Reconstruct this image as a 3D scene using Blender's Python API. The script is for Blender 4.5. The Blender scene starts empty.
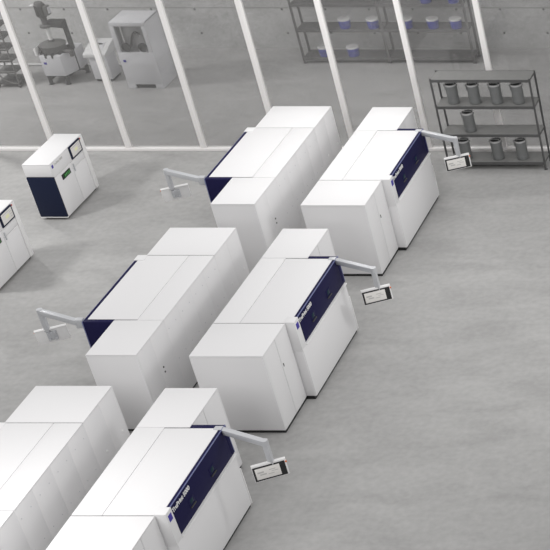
import bpy, bmesh, math, random
from mathutils import Vector, Matrix
random.seed(7)
scene = bpy.context.scene
C = scene.collection
PI = math.pi

# ------------------------------------------------------------------ materials
def new_mat(name):
    m = bpy.data.materials.new(name); m.use_nodes = True
    nt = m.node_tree
    return m, nt, nt.nodes['Principled BSDF']

def mat(name, col, rough=0.5, metal=0.0, coat=0.0, spec=0.5, noise=0.0, nscale=6.0):
    m, nt, b = new_mat(name)
    b.inputs['Base Color'].default_value = (*col, 1)
    b.inputs['Roughness'].default_value = rough
    b.inputs['Metallic'].default_value = metal
    b.inputs['Specular IOR Level'].default_value = spec
    b.inputs['Coat Weight'].default_value = coat
    b.inputs['Coat Roughness'].default_value = 0.12
    tc = nt.nodes.new('ShaderNodeTexCoord')
    n = nt.nodes.new('ShaderNodeTexNoise')
    n.inputs['Scale'].default_value = nscale
    n.inputs['Detail'].default_value = 4
    nt.links.new(tc.outputs['Object'], n.inputs['Vector'])
    if noise:
        r = nt.nodes.new('ShaderNodeValToRGB')
        r.color_ramp.elements[0].position = 0.3
        r.color_ramp.elements[1].position = 0.7
        r.color_ramp.elements[0].color = (*[c * (1 - noise) for c in col], 1)
        r.color_ramp.elements[1].color = (*[min(1, c * (1 + noise)) for c in col], 1)
        nt.links.new(n.outputs['Fac'], r.inputs['Fac'])
        nt.links.new(r.outputs['Color'], b.inputs['Base Color'])
    mr = nt.nodes.new('ShaderNodeMapRange')
    mr.inputs['To Min'].default_value = max(0.02, rough - 0.03)
    mr.inputs['To Max'].default_value = rough + 0.03
    nt.links.new(n.outputs['Fac'], mr.inputs['Value'])
    nt.links.new(mr.outputs['Result'], b.inputs['Roughness'])
    return m

M = dict(
    white=mat('white_lacquer', (.78, .775, .78), .5, spec=.22),
    white_trim=mat('white_trim_paint', (.82, .815, .81), .4),
    post=mat('white_post_paint', (.88, .86, .85), .4),
    seam=mat('panel_gap_grey', (.26, .26, .27), .7),
    navy=mat('navy_lacquer', (.017, .016, .060), .45, spec=.04),
    navy_cart=mat('navy_cart_lacquer', (.012, .017, .042), .45, spec=.15),
    badge=mat('blue_badge', (.045, .03, .33), .4),
    black=mat('black_plastic', (.012, .012, .013), .45),
    screen=mat('pale_display', (.80, .78, .75), .25),
    screen_ink=mat('display_grey', (.50, .49, .48), .4),
    green=mat('green_display', (.01, .07, .015), .2),
    green_glow=mat('green_digits', (.05, .30, .06), .3),
    lemon=mat('display_lemon', (.80, .80, .52), .3),
    teal=mat('tinted_view_glass', (.008, .028, .045), .3, spec=.1),
    edge_highlight=mat('navy_edge_highlight', (.17, .19, .36), .35, metal=.1),  # lighter blue: highlight of the navy bevel put into the colour
    alu=mat('brushed_aluminium', (.56, .57, .59), .4, metal=.2),
    chrome=mat('bright_steel', (.7, .7, .7), .25, metal=.8),
    red=mat('red_plastic', (.50, .10, .08), .4),
    orange=mat('orange_plastic', (.75, .17, .04), .4),
    rack=mat('rack_steel_grey', (.09, .09, .09), .5, metal=.1, noise=.08),
    rack_plate=mat('rack_shelf_grey', (.19, .19, .185), .55, metal=.0, noise=.06),
    backrack=mat('warehouse_rack_grey', (.115, .113, .113), .6, noise=.08),
    can=mat('canister_steel', (.19, .195, .195), .4, metal=.25, noise=.08),
    can_dark=mat('canister_lid_dark', (.03, .03, .03), .45, metal=.2),
    can_rim=mat('canister_rim', (.50, .50, .50), .4, metal=.1),
    bucket=mat('blue_bucket', (.04, .05, .36), .5),
    bucket_lid=mat('bucket_lid_grey', (.62, .62, .62), .5),
    pale=mat('pale_grey_enamel', (.64, .64, .66), .45),
    pale2=mat('light_enamel', (.70, .70, .70), .45),
    inside=mat('chamber_grey', (.50, .50, .50), .5),
    dark=mat('dark_grey_steel', (.07, .07, .07), .55, metal=.1),
    mid=mat('mid_grey_steel', (.145, .143, .14), .5, metal=.15, noise=.1),
)

def concrete(name, c0, c1, scale, streak, bump=.15, holes=False):
    m, nt, b = new_mat(name)
    N = nt.nodes.new; L = nt.links.new
    tc = N('ShaderNodeTexCoord')
    mp = N('ShaderNodeMapping'); mp.inputs['Scale'].default_value = streak
    mp.inputs['Rotation'].default_value = (0, 0, .5 if not holes else 0)
    L(tc.outputs['Object'], mp.inputs['Vector'])
    a = N('ShaderNodeTexNoise'); a.inputs['Scale'].default_value = scale; a.inputs['Detail'].default_value = 6
    a.inputs['Roughness'].default_value = .55; a.inputs['Distortion'].default_value = .6
    L(mp.outputs['Vector'], a.inputs['Vector'])
    f = N('ShaderNodeTexNoise'); f.inputs['Scale'].default_value = scale * 12; f.inputs['Detail'].default_value = 5
    L(tc.outputs['Object'], f.inputs['Vector'])
    w = N('ShaderNodeMath'); w.operation = 'MULTIPLY_ADD'; w.inputs[1].default_value = .40
    L(f.outputs['Fac'], w.inputs[0])
    s = N('ShaderNodeMath'); s.operation = 'MULTIPLY'; s.inputs[1].default_value = .60
    L(a.outputs['Fac'], s.inputs[0]); L(s.outputs[0], w.inputs[2])
    r = N('ShaderNodeValToRGB')
    r.color_ramp.elements[0].position = .36; r.color_ramp.elements[1].position = .64
    r.color_ramp.elements[0].color = (*c0, 1); r.color_ramp.elements[1].color = (*c1, 1)
    L(w.outputs[0], r.inputs['Fac'])
    col = r.outputs['Color']
    b.inputs['Roughness'].default_value = .62
    b.inputs['Specular IOR Level'].default_value = .35
    bp = N('ShaderNodeBump'); bp.inputs['Strength'].default_value = bump; bp.inputs['Distance'].default_value = .01
    L(f.outputs['Fac'], bp.inputs['Height']); L(bp.outputs['Normal'], b.inputs['Normal'])
    if holes:   # formwork tie holes and board joints of cast concrete
        sep = N('ShaderNodeSeparateXYZ'); L(tc.outputs['Object'], sep.inputs[0])
        def cell(out, size, off):
            ad = N('ShaderNodeMath'); ad.operation = 'ADD'; ad.inputs[1].default_value = off
            L(out, ad.inputs[0])
            pm = N('ShaderNodeMath'); pm.operation = 'PINGPONG'; pm.inputs[1].default_value = size / 2
            L(ad.outputs[0], pm.inputs[0]); return pm.outputs[0]
        cx = cell(sep.outputs['X'], 1.35, .3); cz = cell(sep.outputs['Z'], .78, .28)
        cb = N('ShaderNodeCombineXYZ'); L(cx, cb.inputs[0]); L(cz, cb.inputs[1])
        ln = N('ShaderNodeVectorMath'); ln.operation = 'LENGTH'; L(cb.outputs[0], ln.inputs[0])
        lt = N('ShaderNodeMath'); lt.operation = 'LESS_THAN'; lt.inputs[1].default_value = .035
        L(ln.outputs['Value'], lt.inputs[0])
        jz = cell(sep.outputs['Z'], 2.7, 1.32 + .05)
        jl = N('ShaderNodeMath'); jl.operation = 'LESS_THAN'; jl.inputs[1].default_value = .018; L(jz, jl.inputs[0])
        mxm = N('ShaderNodeMath'); mxm.operation = 'MAXIMUM'; L(lt.outputs[0], mxm.inputs[0])
        hj = N('ShaderNodeMath'); hj.operation = 'MULTIPLY'; hj.inputs[1].default_value = .45; L(jl.outputs[0], hj.inputs[0])
        L(hj.outputs[0], mxm.inputs[1])
        mx = N('ShaderNodeMixRGB'); mx.inputs['Color2'].default_value = (.14, .14, .14, 1)
        L(mxm.outputs[0], mx.inputs['Fac']); L(col, mx.inputs['Color1']); col = mx.outputs['Color']
    L(col, b.inputs['Base Color'])
    return m

M['floor'] = concrete('polished_concrete_floor', (.338, .335, .330), (.430, .427, .420), .55, (1, 2.2, 1))
M['wall'] = concrete('cast_concrete_wall', (.45, .45, .445), (.60, .60, .595), .7, (1, 1, 1.6), .1, True)

def glass_mat():
    m = bpy.data.materials.new('smoky_partition_glass'); m.use_nodes = True
    nt = m.node_tree; nt.nodes.clear(); N = nt.nodes.new; L = nt.links.new
    out = N('ShaderNodeOutputMaterial')
    tr = N('ShaderNodeBsdfTransparent'); tr.inputs['Color'].default_value = (.90, .90, .90, 1)
    df = N('ShaderNodeBsdfDiffuse')
    n = N('ShaderNodeTexNoise'); n.inputs['Scale'].default_value = .4
    tc = N('ShaderNodeTexCoord'); L(tc.outputs['Object'], n.inputs['Vector'])
    r = N('ShaderNodeValToRGB')
    r.color_ramp.elements[0].color = (.36, .355, .35, 1); r.color_ramp.elements[1].color = (.42, .415, .41, 1)
    L(n.outputs['Fac'], r.inputs['Fac']); L(r.outputs['Color'], df.inputs['Color'])
    m1 = N('ShaderNodeMixShader'); m1.inputs['Fac'].default_value = .13
    L(tr.outputs[0], m1.inputs[1]); L(df.outputs[0], m1.inputs[2])
    gl = N('ShaderNodeBsdfGlossy'); gl.inputs['Roughness'].default_value = .02
    gl.inputs['Color'].default_value = (.8, .8, .8, 1)
    m2 = N('ShaderNodeMixShader'); m2.inputs['Fac'].default_value = .03
    L(m1.outputs[0], m2.inputs[1]); L(gl.outputs[0], m2.inputs[2])
    L(m2.outputs[0], out.inputs['Surface'])
    return m
M['glass'] = glass_mat()

# ------------------------------------------------------------------ geometry helpers
class MB:
    def __init__(s): s.bm = bmesh.new()
    def _merge(s, t):
        me = bpy.data.meshes.new('tmp'); t.to_mesh(me); t.free(); s.bm.from_mesh(me); bpy.data.meshes.remove(me)
    def box(s, x0, x1, y0, y1, z0, z1, bev=0.0, mtx=None):
        t = bmesh.new()
        v = [t.verts.new((x, y, z)) for z in (z0, z1) for y in (y0, y1) for x in (x0, x1)]
        for f in ((0, 2, 3, 1), (4, 5, 7, 6), (0, 1, 5, 4), (2, 6, 7, 3), (0, 4, 6, 2), (1, 3, 7, 5)):
            t.faces.new([v[i] for i in f])
        if bev: bmesh.ops.bevel(t, geom=t.edges[:], offset=bev, segments=2, affect='EDGES', profile=.5)
        if mtx: bmesh.ops.transform(t, matrix=mtx, verts=t.verts)
        s._merge(t); return s
    def prism(s, pts, a0, a1, axis='y', bev=0.0, mtx=None):
        """polygon pts extruded along an axis from a0 to a1 (axis y: pts are x,z; axis z: pts are x,y; axis x: pts are y,z)"""
        t = bmesh.new()
        def V(p, a):
            return {'y': (p[0], a, p[1]), 'z': (p[0], p[1], a), 'x': (a, p[0], p[1])}[axis]
        A = [t.verts.new(V(p, a0)) for p in pts]; B = [t.verts.new(V(p, a1)) for p in pts]
        t.faces.new(A); t.faces.new(B[::-1])
        n = len(pts)
        for i in range(n): t.faces.new((A[i], B[i], B[(i + 1) % n], A[(i + 1) % n]))
        bmesh.ops.recalc_face_normals(t, faces=t.faces[:])
        if bev: bmesh.ops.bevel(t, geom=t.edges[:], offset=bev, segments=2, affect='EDGES', profile=.5)
        if mtx: bmesh.ops.transform(t, matrix=mtx, verts=t.verts)
        s._merge(t); return s
    def lathe(s, prof, cx=0, cy=0, z=0, n=28, mtx=None):
        t = bmesh.new(); rings = []
        for r, h in prof:
            if r < 1e-6: rings.append([t.verts.new((cx, cy, z + h))])
            else: rings.append([t.verts.new((cx + r * math.cos(2 * PI * i / n), cy + r * math.sin(2 * PI * i / n), z + h)) for i in range(n)])
        for a, b in zip(rings, rings[1:]):
            for i in range(n):
                j = (i + 1) % n
                if len(a) == 1 and len(b) == 1: continue
                if len(a) == 1: t.faces.new((a[0], b[i], b[j]))
                elif len(b) == 1: t.faces.new((a[i], a[j], b[0]))
                else: t.faces.new((a[i], a[j], b[j], b[i]))
        bmesh.ops.recalc_face_normals(t, faces=t.faces[:])
        if mtx: bmesh.ops.transform(t, matrix=mtx, verts=t.verts)
        s._merge(t); return s
    def rod(s, p, q, r, n=12, r2=None):
        p, q = Vector(p), Vector(q); d = q - p
        mtx = Matrix.Translation(p) @ d.to_track_quat('Z', 'Y').to_matrix().to_4x4()
        r2 = r if r2 is None else r2
        return s.lathe([(0, 0), (r, 0), (r2, d.length), (0, d.length)], n=n, mtx=mtx)
    def bar(s, p, q, w, h, bev=0.0):
        """rectangular bar from p to q: w across, h high"""
        p, q = Vector(p), Vector(q); d = q - p; L = d.length
        x = d.normalized(); up = Vector((0, 0, 1))
        if abs(x.dot(up)) > .99: up = Vector((0, 1, 0))
        y = up.cross(x).normalized(); z = x.cross(y)
        mtx = Matrix((x, y, z)).transposed().to_4x4(); mtx.translation = p
        return s.box(0, L, -w / 2, w / 2, -h / 2, h / 2, bev, mtx)
    def build(s, name, material, parent=None, smooth=True):
        me = bpy.data.meshes.new(name)
        bmesh.ops.recalc_face_normals(s.bm, faces=s.bm.faces[:])
        s.bm.to_mesh(me); s.bm.free()
        me.materials.append(material)
        if smooth:
            for p in me.polygons: p.use_smooth = True
            me.set_sharp_from_angle(angle=math.radians(32))
        o = bpy.data.objects.new(name, me); C.objects.link(o)
        if parent is not None: o.parent = parent
        return o

def tag(o, label=None, cat=None, group=None, kind=None):
    if label: o['label'] = label
    if cat: o['category'] = cat
    if group: o['group'] = group
    if kind: o['kind'] = kind
    return o

def empty(name, loc, label, cat, group=None, rz=0):
    o = bpy.data.objects.new(name, None); C.objects.link(o)
    o.location = loc; o.rotation_euler = (0, 0, rz); o.empty_display_size = .2
    return tag(o, label, cat, group)

def copy_tree(o, parent=None):
    c = o.copy(); C.objects.link(c)
    if parent is not None: c.parent = parent
    for ch in list(o.children): copy_tree(ch, c)
    return c

def lettering(name, body, size, mtx, material, parent, extrude=.002, bold=0.0, align='LEFT', width=None):
    cu = bpy.data.curves.new(name + '_curve', 'FONT')
    cu.body = body; cu.size = size; cu.extrude = extrude; cu.offset = bold; cu.align_x = align
    t = bpy.data.objects.new('tmp_text', cu); C.objects.link(t)
    dg = bpy.context.evaluated_depsgraph_get(); dg.update()
    me = bpy.data.meshes.new_from_object(t.evaluated_get(dg))
    bpy.data.objects.remove(t); bpy.data.curves.remove(cu)
    if width:
        w = max(v.co.x for v in me.vertices) - min(v.co.x for v in me.vertices)
        me.transform(Matrix.Diagonal((width / w, 1, 1, 1)))
    me.transform(mtx); me.materials.clear(); me.materials.append(material); me.name = name
    o = bpy.data.objects.new(name, me); C.objects.link(o); o.parent = parent
    return o

def side_matrix(x, y, z, lean=0.0):
    """text lying on a face that looks towards +X: letters run along +Y, stand along +Z"""
    m = Matrix(((0, 0, 1, x), (1, 0, 0, y), (0, 1, 0, z), (0, 0, 0, 1)))
    return m @ Matrix.Rotation(lean, 4, 'X')

# ------------------------------------------------------------------ setting
def struct(o): o['kind'] = 'structure'; return o
YW, YB = 13.45, 20.45
struct(MB().box(-34, 30, -24, 26, -.2, 0).build('floor', M['floor']))
struct(MB().box(-34, 30, YB, YB + .3, 0, 5.6).build('wall_back', M['wall']))
GH = 5.4
px = [-11.93 + 2.105 * i for i in range(13)]
for i, x in enumerate(px):
    struct(MB().box(x - .075, x + .075, YW - .07, YW + .07, .085, GH, .008).build('trim_%d' % (i + 3), M['post']))
struct(MB().box(px[0] - .1, px[-1] + .1, YW - .085, YW + .085, 0, .085, .008).build('trim_1', M['post']))
struct(MB().box(px[0] - .1, px[-1] + .1, YW - .075, YW + .075, GH, GH + .1, .008).build('trim_2', M['post']))
for i in range(len(px) - 1):
    struct(MB().box(px[i] + .076, px[i + 1] - .076, YW - .006, YW + .006, .086, GH - .001).build('window_%d' % (i + 1), M['glass'], smooth=False))

# ------------------------------------------------------------------ long white machine
W1, WB, WT, WR = 1.556, 1.772, 1.722, 1.067
L1, L2, L3, H, ZK, ZN = 1.30, 4.065, 5.432, 2.0, .07, 1.30
def slant(z):     # x of the upper side (leans outwards downwards)
    return WT + (WB - .035 - WT) * (H - z) / (H - ZN)

def make_machine():
    r = empty('metal_printing_machine', (0, 0, 0), '', 'machine', 'long white machines in two columns')
    W = M['white']; g = .006
    # inner carcass, seen only in the gaps
    cm = MB().box(.012, W1 - .012, .012, L1 - .012, ZK, H - .012)
    cm.prism([(.012, ZK), (WB - .04, ZK), (WB - .05, ZN), (WT - .03, H - .014), (.012, H - .014)], L1 + .02, L2 - .034)
    cm.box(.012, WR - .012, L2 - .01, L3 - .012, ZK, H - .012)
    cm.build('carcass', M['seam'], r)
    # plinth
    MB().box(.03, W1 - .015, .015, L1, 0, ZK + .01).box(.03, WB - .03, L1 - .02, L2 - .01, 0, ZK + .01) \
        .box(.03, WR - .03, L2 - .03, L3 - .03, 0, ZK + .01).build('plinth', M['black'], r)
    # front cabinet
    MB().box(0, W1, 0, L1 - .022, H - .03, H, .008).build('front_cabinet_lid', W, r)
    MB().box(0, W1, 0, .03, ZK, H - .03 - g * .4, .007).build('end_panel', W, r)
    ys = .66
    MB().box(W1 - .03, W1, .033, ys - g, ZK, H - .033, .006).build('side_panel', W, r)
    d = MB().box(W1 - .03, W1, ys + g, L1 - .016, ZK, H - .033, .006).build('cabinet_door', W, r)
    MB().box(W1 - .004, W1 + .012, ys + .05, ys + .072, 1.26, 1.34, .004).build('door_handle', M['dark'], d)
    MB().box(.02, W1 - .02, L1 - .024, L1 + .004, 1.7, H - .012).build('gap_seal', M['dark'], r)
    # body covers
    xs = .575
    MB().box(0, xs - g, L1, L2 - g, H - .03, H, .008).build('narrow_top_cover', W, r)
    MB().box(xs + g * .4, WT - .062, L1, L2 - .032, H - .03, H, .008).build('wide_top_cover', W, r)
    # rear cabinet
    MB().box(0, WR, L2 + g, L3, H - .03, H, .008).build('rear_cabinet_lid', W, r)
    MB().box(0, WR, L3 - .03, L3, ZK, H - .033, .007).build('rear_panel', W, r)
    MB().box(WR - .03, WR, L2 + .092, L2 + .62, ZK, H - .033, .006).build('side_panel', W, r)
    MB().box(WR - .03, WR, L2 + .62 + 2 * g, L3 - .034, ZK, H - .033, .006).build('side_panel', W, r)
    # flat long side: service panels
    cuts = [.034, .62, L1, 1.98, 2.69, 3.40, L2, 4.77, L3 - .034]
    for a, b in zip(cuts, cuts[1:]):
        p = MB().box(0, .03, a + .0008, b - .0008, ZK, H - .033, .0012).build('service_panel', W, r)
    for (y, z) in ((.2, 1.0), (.9, 1.0)): MB().rod((-.012, y, z), (.002, y, z), .028).build('lifting_plug', M['white_trim'], r)
    for z in (1.04, 1.16): MB().rod((-.010, 4.64, z), (.002, 4.64, z), .022).build('cable_gland', M['dark'], r)
    for y in [1.45 + .36 * i for i in range(8)]:
        for z in (.95, 1.72): MB().rod((-.006, y, z), (.002, y, z), .013, n=8).build('panel_screw', M['alu'], r)
    # navy upper side with view windows and lettering
    fr = L1 + .235
    nv = MB().prism([(WT - .060, H - .03), (WT - .060, H - .002), (WT + .002, H - .002), (slant(ZN), ZN + .02), (slant(ZN) - .05, ZN + .02), (WT - .03, H - .06)], fr, L2 - .034, bev=.004).build('navy_side_panel', M['navy'], r)
    MB().prism([(WT - .004, H - .0025), (WT - .002, H + .004), (WT + .005, H - .002), (WT + .007, H - .02), (WT + .002, H - .02)], fr + .01, L2 + .075, bev=.001).build('painted_edge_highlight', M['edge_highlight'], nv)  # thin strip painting the highlight along the navy panel's top edge
    MB().prism([(WT - .01, H), (WT + .008, H), (slant(ZN + .03) + .008, ZN + .03), (slant(ZN + .03) - .01, ZN + .03)], L2 + .075, L2 + .094, bev=.003).build('painted_edge_highlight', M['edge_highlight'], nv)  # same painted highlight, carried down the rear corner
    lean = math.atan2(slant(ZN) - WT, H - ZN)
    for y in (2.235, 3.215):
        zc = 1.60
        f = MB().box(-.008, .006, -.12, .12, -.085, .085, .004, Matrix.Translation((slant(zc) + .002, y, zc)) @ Matrix.Rotation(lean * -1, 4, 'Y')).build('view_window_frame', M['navy'], nv)
        MB().box(-.004, .009, -.06, .06, -.045, .055, .003, Matrix.Translation((slant(zc) + .002, y, zc)) @ Matrix.Rotation(-lean, 4, 'Y')).build('view_window', M['teal'], nv)
        MB().box(0, .03, -.11, .11, -.105, -.09, .004, Matrix.Translation((slant(zc) + .002, y, zc)) @ Matrix.Rotation(-lean, 4, 'Y')).build('window_handle', M['dark'], nv)
    zt = 1.835
    lettering('lettering', 'TruPrint 5000', .125, side_matrix(slant(zt) + .008, 1.565, zt, -lean), M['white_trim'], nv, .003, .004, width=.75)
    # navy rear face of the wide body
    MB().prism([(WR + .004, ZN + .02), (WR + .004, H - .002), (WT + .002, H - .002), (slant(ZN), ZN + .02)], L2 - .03, L2 + .085, bev=.004).build('navy_rear_panel', M['navy'], r)
    MB().box(WR + .004, WB - .03, L2 - .03, L2 + .02, ZK, ZN + .015, .004).build('lower_rear_panel', W, r)
    # white corner post that carries the badge
    cp = MB().prism([(W1 - .03, ZN - .05), (slant(ZN) + .03, ZN - .05), (WT + .03, H + .012), (W1 - .03, H + .012)], L1 - .008, fr - .004, bev=.012).build('corner_post', W, r)
    zc = 1.865
    MB().box(-.003, .006, -.062, .062, -.07, .07, .002, Matrix.Translation((slant(zc) + .0315, L1 + .105, zc)) @ Matrix.Rotation(-lean, 4, 'Y')).build('blue_badge', M['badge'], cp)['label'] = 'small blue square badge'
    # lower door with bright ledge
    MB().box(WB - .04, WB, L1 + .006, L2 + .012, ZK, ZN - .012, .01).build('lower_door', W, r)
    MB().prism([(WB - .07, ZN - .014), (WB + .022, ZN - .014), (WB + .020, ZN + .010), (WB - .07, ZN + .026)], L1 + .225, L2 + .04, bev=.004).build('door_ledge', M['white_trim'], r)
    MB().box(W1 - .03, WB - .02, L1 - .006, L1 + .03, ZK, ZN - .045, .008).build('corner_panel', W, r)
    MB().box(WB - .03, WB + .006, L2 + .016, L2 + .05, .06, .95, .008).build('edge_buffer', M['white_trim'], r)
    # swivel arm with its control monitor
    A = (1.66, 4.06, 1.935); E = (2.70, 3.63, 1.935)
    am = MB().bar(A, E, .115, .125, .014)
    am.box(A[0] - .10, A[0] + .06, A[1] - .09, A[1] + .04, 1.80, 2.012, .012)
    am.box(A[0] - .40, A[0], A[1] - .06, A[1] + .02, 1.82, 1.93, .006)
    am.rod((E[0], E[1], 1.885), (E[0], E[1], 2.003), .066, 16)
    am.bar((E[0], E[1], 1.98), (E[0], E[1], 1.43), .105, .095, .012)
    arm = am.build('monitor_arm', M['alu'], r)
    u = Vector((.59, .32, 0)).normalized(); n = Vector((u.y, -u.x, 0))
    tilt = math.radians(4)
    base = Matrix((u, -n, Vector((0, 0, 1)))).transposed().to_4x4()
    base.translation = (2.660, 3.580, 1.31)
    base = base @ Matrix.Rotation(-tilt, 4, 'X')
    hs = MB().box(-.322, .322, -.035, .012, -.185, .185, .012, base)
    hs.box(-.322, .322, -.035, .045, .165, .187, .006, base)
    hs.build('monitor', M['white_trim'], arm)
    mon = arm.children[0]
    MB().box(-.312, .292, -.041, -.030, -.168, .150, .003, base).build('bezel', M['black'], mon)
    MB().box(-.275, .185, -.0435, -.038, -.135, .115, .001, base).build('screen', M['screen'], mon)
    ink = MB()
    for (a, b, c, d) in ((-.24, -.12, .0, .035), (-.2, -.08, -.05, -.02), (-.02, .1, .03, .045), (.02, .14, -.01, .002), (-.05, .06, -.06, -.045)):
        ink.box(a, b, -.0445, -.042, c, d, 0, base)
    ink.build('screen_text', M['screen_ink'], mon)
    MB().rod(base @ Vector((.318, -.02, .12)), base @ Vector((.318, -.06, .12)), .016, 14).build('emergency_stop', M['orange'], mon)['label'] = 'small red emergency button'
    hk = MB().box(-.10, .10, .01, .055, -.11, .11, .01, base)
    for sx in (-.06, .06):
        for sz in (-.07, .07): hk.rod(base @ Vector((sx, .05, sz)), base @ Vector((sx, .095, sz)), .028, 12)
    hk.build('monitor_bracket', M['alu'], arm)
    return r

proto = make_machine()
XL = -1.127
spots = [
    (0, -6.60, 0, 'long white machine cropped by the bottom edge, its lit monitor swung over bare floor'),
    (0, 0.0, 0, 'long white machine in the middle of the right column, between two like it'),
    (0, 6.57, 0, 'long white machine standing closest to the steel canister rack'),
    (XL, -1.09, PI, 'long white machine at bottom left corner, its swivel arm cut out of view'),
    (XL, 5.48, PI, 'long white machine in the middle of the left column, grey monitor back over floor'),
    (XL, 12.06, PI, 'farthest long white machine of the left column, end toward the glass partition'),
]
for i, (x, y, rz, lab) in enumerate(spots):
    o = proto if i == 0 else copy_tree(proto)
    o.location = (x, y, 0); o.rotation_euler = (0, 0, rz); o['label'] = lab
    if rz:      # the left column has its arms drawn out a little further
        for ch in o.children:
            if ch.name.startswith('monitor_arm'): ch.location.x = .20

# ------------------------------------------------------------------ small white control cabinets
def make_cart():
    r = empty('control_cabinet', (0, 0, 0), '', 'cabinet', 'small white control cabinets')
    W = M['white']; D, Wd, T = 1.785, .71, 1.60
    MB().box(.012, Wd - .012, .02, D - .01, .075, T - .012).build('carcass', M['seam'], r)
    MB().box(0, Wd, 0, D, T - .03, T, .01).build('top_cover', W, r)
    MB().box(0, Wd, 0, .03, 1.245, T - .032, .008).build('front_header', W, r)
    nv = MB().box(.015, Wd + .004, -.03, .03, .10, 1.24, .012).build('navy_front_panel', M['navy_cart'], r)
    nv['label'] = 'flat navy front panel'
    MB().box(-.004, .012, -.025, .03, .075, 1.24, .004).box(-.004, Wd + .004, -.028, .03, .075, .097, .004).build('front_edging', M['white_trim'], r)
    MB().box(0, .03, .034, D - .034, .075, T - .032, .006).build('left_panel', W, r)
    MB().box(0, Wd, D - .03, D, .075, T - .032, .008).build('back_panel', W, r)
    MB().box(Wd - .03, Wd, .034, D - .19, 1.206, T - .032, .006).build('control_panel', W, r)
    a = MB().box(Wd - .03, Wd, .034, .915, .075, 1.198, .006).build('door', W, r)
    b = MB().box(Wd - .03, Wd, .925, D - .19, .075, 1.0, .006).build('door', W, r)
    MB().box(Wd - .03, Wd, .925, D - .19, 1.008, 1.198, .006).build('filler_panel', W, r)
    MB().box(Wd - .03, Wd + .012, D - .18, D - .035, .075, T - .032, .01).build('corner_pillar', M['white_trim'], r)
    MB().box(Wd, Wd + .03, .955, .985, .93, 1.13, .006).build('door_handle', M['alu'], b)
    s = MB().box(Wd - .002, Wd + .03, 1.00, 1.585, 1.235, 1.585, .008).build('screen_bezel', M['navy_cart'], r)
    MB().box(Wd + .02, Wd + .034, 1.055, 1.535, 1.275, 1.545, .002).build('screen', M['screen'], s)
    MB().box(Wd + .03, Wd + .0365, 1.22, 1.37, 1.37, 1.45).build('screen_image', M['lemon'], s)
    ink = MB()
    for k in range(3): ink.box(Wd + .03, Wd + .036, 1.42, 1.50, 1.33 + .06 * k, 1.35 + .06 * k)
    ink.box(Wd + .03, Wd + .036, 1.08, 1.5, 1.50, 1.515)
    ink.build('screen_text', M['screen_ink'], s)
    d = MB().box(Wd - .002, Wd + .016, .34, .77, .985, 1.125, .004).build('status_display', M['black'], r)
    MB().box(Wd + .010, Wd + .0185, .40, .74, 1.0, 1.11, .002).build('display_glass', M['green'], d)
    dg = MB()
    for k in range(4): dg.box(Wd + .017, Wd + .0205, .46 + .07 * k, .50 + .07 * k, 1.02, 1.09)
    dg.build('display_digits', M['green_glow'], d)
    MB().box(Wd - .002, Wd + .006, .07, .145, 1.45, 1.535, .002).build('blue_badge', M['badge'], r)
    lettering('lettering', 'TruPrint 5000', .085, side_matrix(Wd + .001, .20, 1.47), M['screen_ink'], r, .002, .002, width=.44)
    MB().rod((Wd, 1.61, 1.545), (Wd + .03, 1.61, 1.545), .022, 16).build('emergency_stop', M['red'], r)['label'] = 'small red push button'
    for (x, y) in ((.1, .12), (Wd - .1, .12), (.1, D - .12), (Wd - .1, D - .12)):
        MB().lathe([(0, 0), (.04, 0), (.045, .02), (.022, .03), (.022, .08), (0, .08)], x, y, 0, 14).build('foot', M['dark'], r)
    MB().box(.06, Wd - .06, .08, D - .08, .05, .078).build('base_frame', M['dark'], r)
    return r
cart = make_cart()
for i, (x, y, lab) in enumerate(((-8.27, 9.44, 'small white cabinet with complete navy front, standing before the glass partition'),
                                 (-8.27, 5.80, 'small white cabinet cut off by the left edge of the picture'))):
    o = cart if i == 0 else copy_tree(cart)
    o.location = (x, y, 0); o['label'] = lab

# ------------------------------------------------------------------ steel rack with canisters, in front of the glass
def make_rack(name, label, x0, x1, y0, y1, levels, top, lip, frame, plate, bays=1, group=None, uw=.045):
    r = empty(name, (x0, y0, 0), label, 'rack', group)
    w, d = x1 - x0, y1 - y0
    for k in range(bays + 1):
        x = w * k / bays
        xa = min(max(x - uw / 2, 0), w - uw)
        for y in (0, d - uw):
            MB().box(xa, xa + uw, y, y + .006, 0, top).box(xa, xa + .006, y, y + uw, 0, top) \
                .box(xa - .01, xa + uw + .01, y - .01, y + uw + .01, 0, .015).build('upright', frame, r)
        br = MB()
        zs = [z for z in levels]
        for z in zs: br.box(xa + .012, xa + .034, .03, d - .03, z - .05, z - .015)
        br.build('side_brace', frame, r)
    for z in levels:
        for k in range(bays):
            a, b = w * k / bays, w * (k + 1) / bays
            p = MB().box(a + .03, b - .03, .008, d - .008, z - .012, z).build('shelf', plate, r)
            MB().box(a + .02, b - .02, -.004, .012, z - lip, z + .002).box(a + .02, b - .02, d - .012, d + .004, z - lip, z + .002).build('shelf_beam', frame, p)
    return r
RX0, RX1, RY0, RY1 = 1.575, 4.265, 12.235, 12.83
make_rack('storage_rack', 'open dark steel rack of grey canisters before the glass partition', RX0, RX1, RY0, RY1, [.235, 1.07, 1.90, 2.676], 2.70, .075, M['rack'], M['rack_plate'], 1, None, .055)

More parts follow.
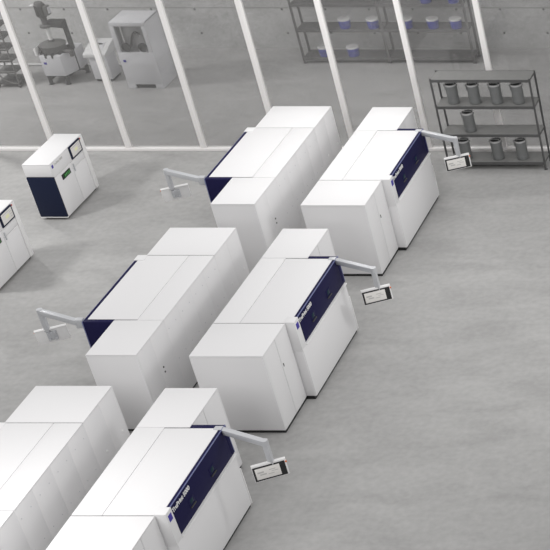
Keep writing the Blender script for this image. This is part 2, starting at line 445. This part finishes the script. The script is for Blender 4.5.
def make_can():
    r = empty('steel_canister', (0, 0, 0), '', 'canister', 'grey canisters on the steel rack')
    R, h = .152, .53
    MB().lathe([(0, 0), (R - .01, 0), (R, .012), (R, .10), (R + .004, .105), (R + .004, .115), (R, .12), (R, h - .02), (R - .02, h), (0, h)], n=32).build('body', M['can'], r)
    MB().lathe([(R - .03, h - .01), (R + .004, h - .015), (R + .005, h + .02), (R - .012, h + .03), (R - .018, h + .012), (R - .03, h + .01)], n=32).build('clamp_ring', M['can_rim'], r)
    lid = MB().lathe([(0, h), (R - .016, h), (R - .02, h + .014), (.05, h + .016), (.045, h + .03), (0, h + .03)], n=32).build('lid', M['can_dark'], r)
    MB().bar((-.10, 0, h + .045), (.10, 0, h + .045), .02, .018, .004).rod((-.095, 0, h + .01), (-.095, 0, h + .045), .009).rod((.095, 0, h + .01), (.095, 0, h + .045), .009).build('lid_handle', M['can_rim'], lid)
    MB().box(-R - .032, -R - .002, -.022, .022, h - .05, h + .012, .005).box(-R - .02, -R + .002, -.018, .018, h - .16, h - .04, .004).build('clamp_lever', M['can'], r)
    MB().box(R - .004, R + .022, -.02, .02, h - .04, h + .012, .005).build('hinge_lug', M['can'], r)
    return r
can0 = make_can()
cans = [
    (2.02, 1.90, 'grey steel canister on the top loaded shelf, leftmost of its four'),
    (2.60, 1.90, 'grey steel canister on the top loaded shelf, second from left'),
    (3.19, 1.90, 'grey steel canister on the top loaded shelf, third from left'),
    (3.775, 1.90, 'grey steel canister on the top loaded shelf, at its right end'),
    (2.31, 1.07, 'grey steel canister standing alone on the middle shelf'),
    (2.04, .235, 'grey steel canister on the bottom shelf, partly behind a monitor'),
    (2.92, .235, 'grey steel canister on the bottom shelf, middle of its three'),
    (3.59, .235, 'grey steel canister on the bottom shelf, rightmost of its three'),
]
for i, (x, z, lab) in enumerate(cans):
    o = can0 if i == 0 else copy_tree(can0)
    o.location = (x, 12.49, z); o.rotation_euler = (0, 0, (0, .1, -.08, .25, 0, .1, -.1, .05)[i]); o['label'] = lab

# ------------------------------------------------------------------ long rack with blue buckets, against the back wall
make_rack('storage_rack', 'long grey two bay rack with blue buckets against the concrete wall', -4.91, .395, 19.27, 19.86, [.20, 1.11, 1.93, 2.75], 2.95, .085, M['backrack'], M['backrack'], 2, None, .075)
def make_bucket():
    r = empty('plastic_bucket', (0, 0, 0), '', 'bucket', 'blue buckets on the back rack')
    MB().lathe([(0, 0), (.150, 0), (.157, .01), (.178, .262), (0, .262)], n=28).build('body', M['bucket'], r)
    MB().lathe([(.172, .255), (.182, .258), (.184, .295), (.176, .31), (.158, .31), (.152, .30), (0, .30)], n=28).build('lid', M['bucket_lid'], r)
    hb = MB()
    for k in range(8):
        a0, a1 = PI * k / 8, PI * (k + 1) / 8
        hb.rod((.168 * math.cos(a0), -.168 * math.sin(a0) * .5 - .10, .235 - .10 * math.sin(a0)), (.168 * math.cos(a1), -.168 * math.sin(a1) * .5 - .10, .235 - .10 * math.sin(a1)), .004, 6)
    hb.build('bail_handle', M['backrack'], r)
    return r
b0 = make_bucket()
bk = [
    (-4.25, .20, 'blue bucket on bottom shelf, half hidden by a white glazing post'),
    (-3.37, .20, 'blue bucket on bottom shelf, fully in view'),
    (-3.42, 1.11, 'blue bucket on middle shelf, nearest the left end of the rack'),
    (-2.56, 1.11, 'blue bucket on middle shelf, just left of the centre upright'),
    (-1.53, 1.11, 'blue bucket on middle shelf, half hidden by a white glazing post'),
    (-.73, 1.11, 'blue bucket on middle shelf, second from the right end'),
    (-.03, 1.11, 'blue bucket on middle shelf, at the right end'),
    (-.80, 1.93, 'blue bucket cut by the top edge, left of two there'),
    (.04, 1.93, 'blue bucket cut by the top edge, right of two there'),
]
for i, (x, z, lab) in enumerate(bk):
    o = b0 if i == 0 else copy_tree(b0)
    o.location = (x, 19.44, z); o.rotation_euler = (0, 0, .37 * i); o['label'] = lab

# ------------------------------------------------------------------ equipment behind the glass
# glove box cabinet
x0, x1, y0, y1 = -9.515, -8.45, 17.475, 18.42
g = empty('glove_box_cabinet', (x0, y0, 0), 'tall pale grey cabinet with windowed glove ports behind the glass partition', 'cabinet')
w, d, h = x1 - x0, y1 - y0, 2.09
b = MB()
b.box(0, w, 0, .05, .13, 1.16, .01); b.box(0, .13, 0, .05, 1.16, 1.98, .008); b.box(w - .13, w, 0, .05, 1.16, 1.98, .008)
b.box(0, w, 0, .05, 1.97, h, .01)
b.box(0, .24, 0, .05, 0, .135, .008); b.box(w - .24, w, 0, .05, 0, .135, .008)
b.box(0, .03, .04, d, 0, h, .01); b.box(w - .03, w, .04, d, 0, h, .01); b.box(0, w, .04, d, h - .03, h, .01); b.box(0, w, d - .03, d, 0, h, .01)
b.build('housing', M['pale'], g)
MB().box(.03, w - .03, .30, .33, 1.12, 2.0).box(.03, w - .03, .05, .33, 1.12, 1.14).build('chamber_liner', M['inside'], g)
MB().box(.24, w - .24, .06, .09, 0, .13).build('base_recess', M['dark'], g)
MB().rod((.2, .2, 1.22), (.2, .2, 1.92), .022).build('chamber_lamp', M['white_trim'], g)
hose = MB()
for k in range(10):
    t0, t1 = k / 10, (k + 1) / 10
    P = lambda t: (.35 + .35 * t, .22, 1.25 + .45 * math.sin(t * 2.2))
    hose.rod(P(t0), P(t1), .03, 10)
hose.build('hose', M['mid'], g)
for x in (.31, .80):
    p = MB().lathe([(.10, 0), (.135, 0), (.135, .04), (.10, .04), (.10, 0)], n=28, mtx=Matrix.Translation((x, .03, 1.31)) @ Matrix.Rotation(PI / 2, 4, 'X')).build('glove_port', M['dark'], g)
    MB().lathe([(0, 0), (.105, 0), (.10, .02), (0, .05)], n=28, mtx=Matrix.Translation((x, .03, 1.31)) @ Matrix.Rotation(PI / 2, 4, 'X')).build('port_cover', M['dark'], p)
MB().box(.10, .185, -.006, .004, .845, .92, .002).build('blue_badge', M['badge'], g)

# sieve bin with a sloping lid
x0, y0 = -10.76, 17.92
s = empty('hopper_cabinet', (x0, y0, 0), 'small grey bin with sloping top, left of the tall glove box cabinet', 'cabinet')
MB().box(.04, .58, .03, .60, .08, .90, .01).build('body', M['pale'], s)
MB().box(.07, .55, .06, .57, 0, .085).build('plinth', M['dark'], s)
lid = MB().prism([(-.02, .80), (-.02, .90), (.70, 1.13), (.70, .80)], -.07, .60, 'x', .01).build('sloping_lid', M['pale2'], s)
R = Matrix.Translation((-.03, .34, 1.018)) @ Matrix.Rotation(math.atan2(.23, .72), 4, 'X')
MB().box(.17, .47, -.16, .20, -.01, .010, .004, R).build('hatch', M['pale'], lid)
MB().box(.22, .42, .06, .10, .005, .04, .008, R).build('hatch_handle', M['dark'], lid)

# mixing station with drum and motor column
x0, y0 = -12.04, 17.72
m = empty('mixing_station', (x0, y0, 0), 'grey drum machine with tall motor column, standing on dark legs behind the partition', 'machine')
MB().prism([(0, 0), (.62, 0), (.84, .60), (.84, .98), (0, .98)], .29, .93, 'z', .012).build('housing', M['pale'], m)
MB().prism([(-.10, .93), (-.04, .93), (-.04, 1.18), (-.10, 1.14)], .02, .55, 'y', .006).build('side_shield', M['white_trim'], m)
MB().box(.09, .175, -.006, .004, .66, .73, .002).build('blue_badge', M['badge'], m)
for (x, y) in ((.07, .06), (.58, .06), (.07, .90), (.78, .90)):
    MB().box(x - .04, x + .04, y - .04, y + .04, 0, .30, .005).box(x - .06, x + .06, y - .06, y + .06, 0, .02).build('leg', M['dark'], m)
MB().box(.05, .82, .80, .86, .12, .18).box(.03, .09, .06, .9, .12, .18).box(.1, .62, .18, .9, .20, .27).build('base_frame', M['dark'], m)
CX, CY = .30, .40
dr = MB().lathe([(0, .86), (.31, .86), (.34, .90), (.34, 1.12), (.37, 1.13), (.37, 1.165), (.33, 1.18), (.18, 1.23), (.09, 1.24), (.09, 1.29), (0, 1.29)], CX, CY, 0, 36).build('drum', M['mid'], m)
for k in range(12):
    a = 2 * PI * (k + .5) / 12
    MB().box(-.03, .035, -.035, .035, -.11, .04, .008, Matrix.Translation((CX + .385 * math.cos(a), CY + .385 * math.sin(a), .96)) @ Matrix.Rotation(a, 4, 'Z')).build('drum_clamp', M['dark'], dr)
MB().rod((CX, CY, 1.26), (CX, CY, 1.74), .058, 18).build('shaft', M['white_trim'], m)
mo = MB().lathe([(0, 1.70), (.17, 1.70), (.17, 1.75), (.09, 1.78), (.085, 1.98), (.125, 2.02), (.13, 2.42), (.10, 2.47), (0, 2.47)], CX, CY, 0, 24).build('motor', M['mid'], m)
fin = MB()
for k in range(14):
    a = 2 * PI * k / 14
    fin.box(.115, .155, -.006, .006, 2.05, 2.38, 0, Matrix.Translation((CX, CY, 0)) @ Matrix.Rotation(a, 4, 'Z'))
fin.build('cooling_fins', M['mid'], mo)
MB().box(CX + .12, CX + .25, CY - .10, CY + .08, 2.08, 2.36, .015).build('terminal_box', M['mid'], mo)
MB().box(CX + .25, CX + .265, CY - .08, CY + .06, 2.12, 2.32, .006).build('terminal_cover', M['pale'], mo)
MB().rod((CX - .26, CY - .04, 2.36), (CX - .10, CY - .02, 2.38), .035, 14).build('motor_plug', M['pale2'], mo)
MB().prism([(.34, 1.70), (.80, 1.66), (.80, 1.86), (.34, 1.86)], .36, .62, 'y', .01).build('bracket_arm', M['dark'], m)
MB().box(.72, .81, .48, .62, .25, 1.85, .008).build('column', M['dark'], m)
v = MB().rod((.62, .30, .98), (.90, .22, .98), .05, 14).rod((.88, .22, 1.02), (.88, .22, .84), .06, 14).build('outlet_pipe', M['mid'], m)

# tube trolley at the left edge
x0, y0 = -13.42, 17.55
t = empty('ladder_trolley', (x0, y0, 0), 'grey rung trolley at the top left, cropped by the picture edge', 'trolley')
for (x, y) in ((0, 0), (.62, 0), (0, .6), (.62, .6)):
    MB().rod((x, y, .08), (x, y, 2.35), .022).build('upright', M['mid'], t)
    MB().lathe([(0, 0), (.05, 0), (.05, .03), (0, .03)], n=16, mtx=Matrix.Translation((x - .015, y, .05)) @ Matrix.Rotation(PI / 2, 4, 'Y')).build('caster', M['dark'], t)
for z in (.50, .86, 1.22, 1.58, 1.94, 2.30):
    MB().rod((0, 0, z), (.62, 0, z), .02).build('rung', M['mid'], t)
    MB().box(.02, .60, .02, .60, z - .06, z - .03, .005).build('tray', M['mid'], t)
MB().box(-.02, .64, -.02, .62, .10, .16, .008).build('base_tray', M['dark'], t)
br = MB()
for k in range(10):
    a0, a1 = PI * .5 * k / 10, PI * .5 * (k + 1) / 10
    br.rod((.62 - .5 * math.sin(a0), -.01, .12 + .36 * (1 - math.cos(a0)) + 0), (.62 - .5 * math.sin(a1), -.01, .12 + .36 * (1 - math.cos(a1))), .02, 8)
br.build('curved_brace', M['mid'], t)

# conduit along the floor behind the equipment
MB().rod((-14.6, 19.10, .05), (-9.55, 19.10, .05), .028, 12).rod((-9.55, 19.10, .05), (-9.55, 20.44, .05), .028, 12).build('floor_conduit', M['pale2'])
tag(bpy.data.objects['floor_conduit'], 'thin pale pipe running along the floor near the concrete wall', 'pipe')

# ------------------------------------------------------------------ light
wd = bpy.data.worlds.new('hall_daylight'); scene.world = wd; wd.use_nodes = True
bg = wd.node_tree.nodes['Background']
wn = wd.node_tree.nodes; wl = wd.node_tree.links       # light roof above, dimmer hall sides
wt = wn.new('ShaderNodeTexCoord'); wsp = wn.new('ShaderNodeSeparateXYZ'); wr = wn.new('ShaderNodeMapRange')
wl.new(wt.outputs['Generated'], wsp.inputs[0]); wl.new(wsp.outputs['Z'], wr.inputs['Value'])
wr.inputs['From Min'].default_value = -.05; wr.inputs['From Max'].default_value = .75
wr.inputs['To Min'].default_value = .20; wr.inputs['To Max'].default_value = .68
wx = wn.new('ShaderNodeMath'); wx.operation = 'MAXIMUM'; wx.inputs[1].default_value = 0     # extra brightness added to the right of the sky to lift right-facing sides
wl.new(wsp.outputs['X'], wx.inputs[0])
wm = wn.new('ShaderNodeMath'); wm.operation = 'MULTIPLY_ADD'; wm.inputs[1].default_value = .46
wl.new(wx.outputs[0], wm.inputs[0]); wl.new(wr.outputs['Result'], wm.inputs[2])
wl.new(wm.outputs[0], bg.inputs['Strength'])
bg.inputs['Color'].default_value = (1.0, .995, .995, 1)

def area(name, loc, target, sx, sy, power, col=(1, .99, .98), spread=PI):
    l = bpy.data.lights.new(name, 'AREA'); l.shape = 'RECTANGLE'; l.size = sx; l.size_y = sy; l.energy = power; l.color = col; l.spread = spread
    o = bpy.data.objects.new(name, l); C.objects.link(o); o.location = loc
    o.rotation_euler = (Vector(target) - Vector(loc)).to_track_quat('-Z', 'Y').to_euler()
    return o
area('ceiling_light_front', (-1.2, -7.6, 7.2), (-1.2, -7.6, 0), 5, 5, 330)
area('ceiling_light_back', (.6, 9.2, 7.2), (.6, 9.2, 0), 4, 4, 150)
area('ceiling_light_left', (-12.2, 5.2, 8), (-8, 10, 0), 1.4, 1.4, 420)
area('fill_light_right', (11, 2, 8), (3.5, 11, .5), 1.8, 1.8, 330)  # unseen fill added to brighten the right floor, rack and right-facing sides
area('ceiling_light_store', (-16, 15.6, 7), (-9, 18.5, 0), 1.2, 1.2, 480)
area('store_fill_light', (-2, 18.4, 6.5), (-1, 18.6, 0), 12, 1.2, 300)  # unseen fill added to brighten wall and floor behind the glass

# ------------------------------------------------------------------ camera (fits the perspective of the photograph: an off-centre crop)
cam = bpy.data.cameras.new('camera'); co = bpy.data.objects.new('camera', cam); C.objects.link(co)
co.location = (18.1196, -30.1506, 22.0839)
co.rotation_euler = (PI / 2 - .61025, 0, 0)
cam.sensor_fit = 'HORIZONTAL'; cam.sensor_width = 36; cam.lens = 1724.19 / 550 * 36
cam.shift_x = -(1051.07 - 275) / 550; cam.shift_y = (395.24 - 275) / 550
cam.clip_start = .5; cam.clip_end = 300
scene.camera = co

scene.view_settings.view_transform = 'Standard'
scene.view_settings.look = 'None'
scene.view_settings.exposure = 0.0
scene.view_settings.gamma = 1.0
scene.view_settings.use_curve_mapping = False
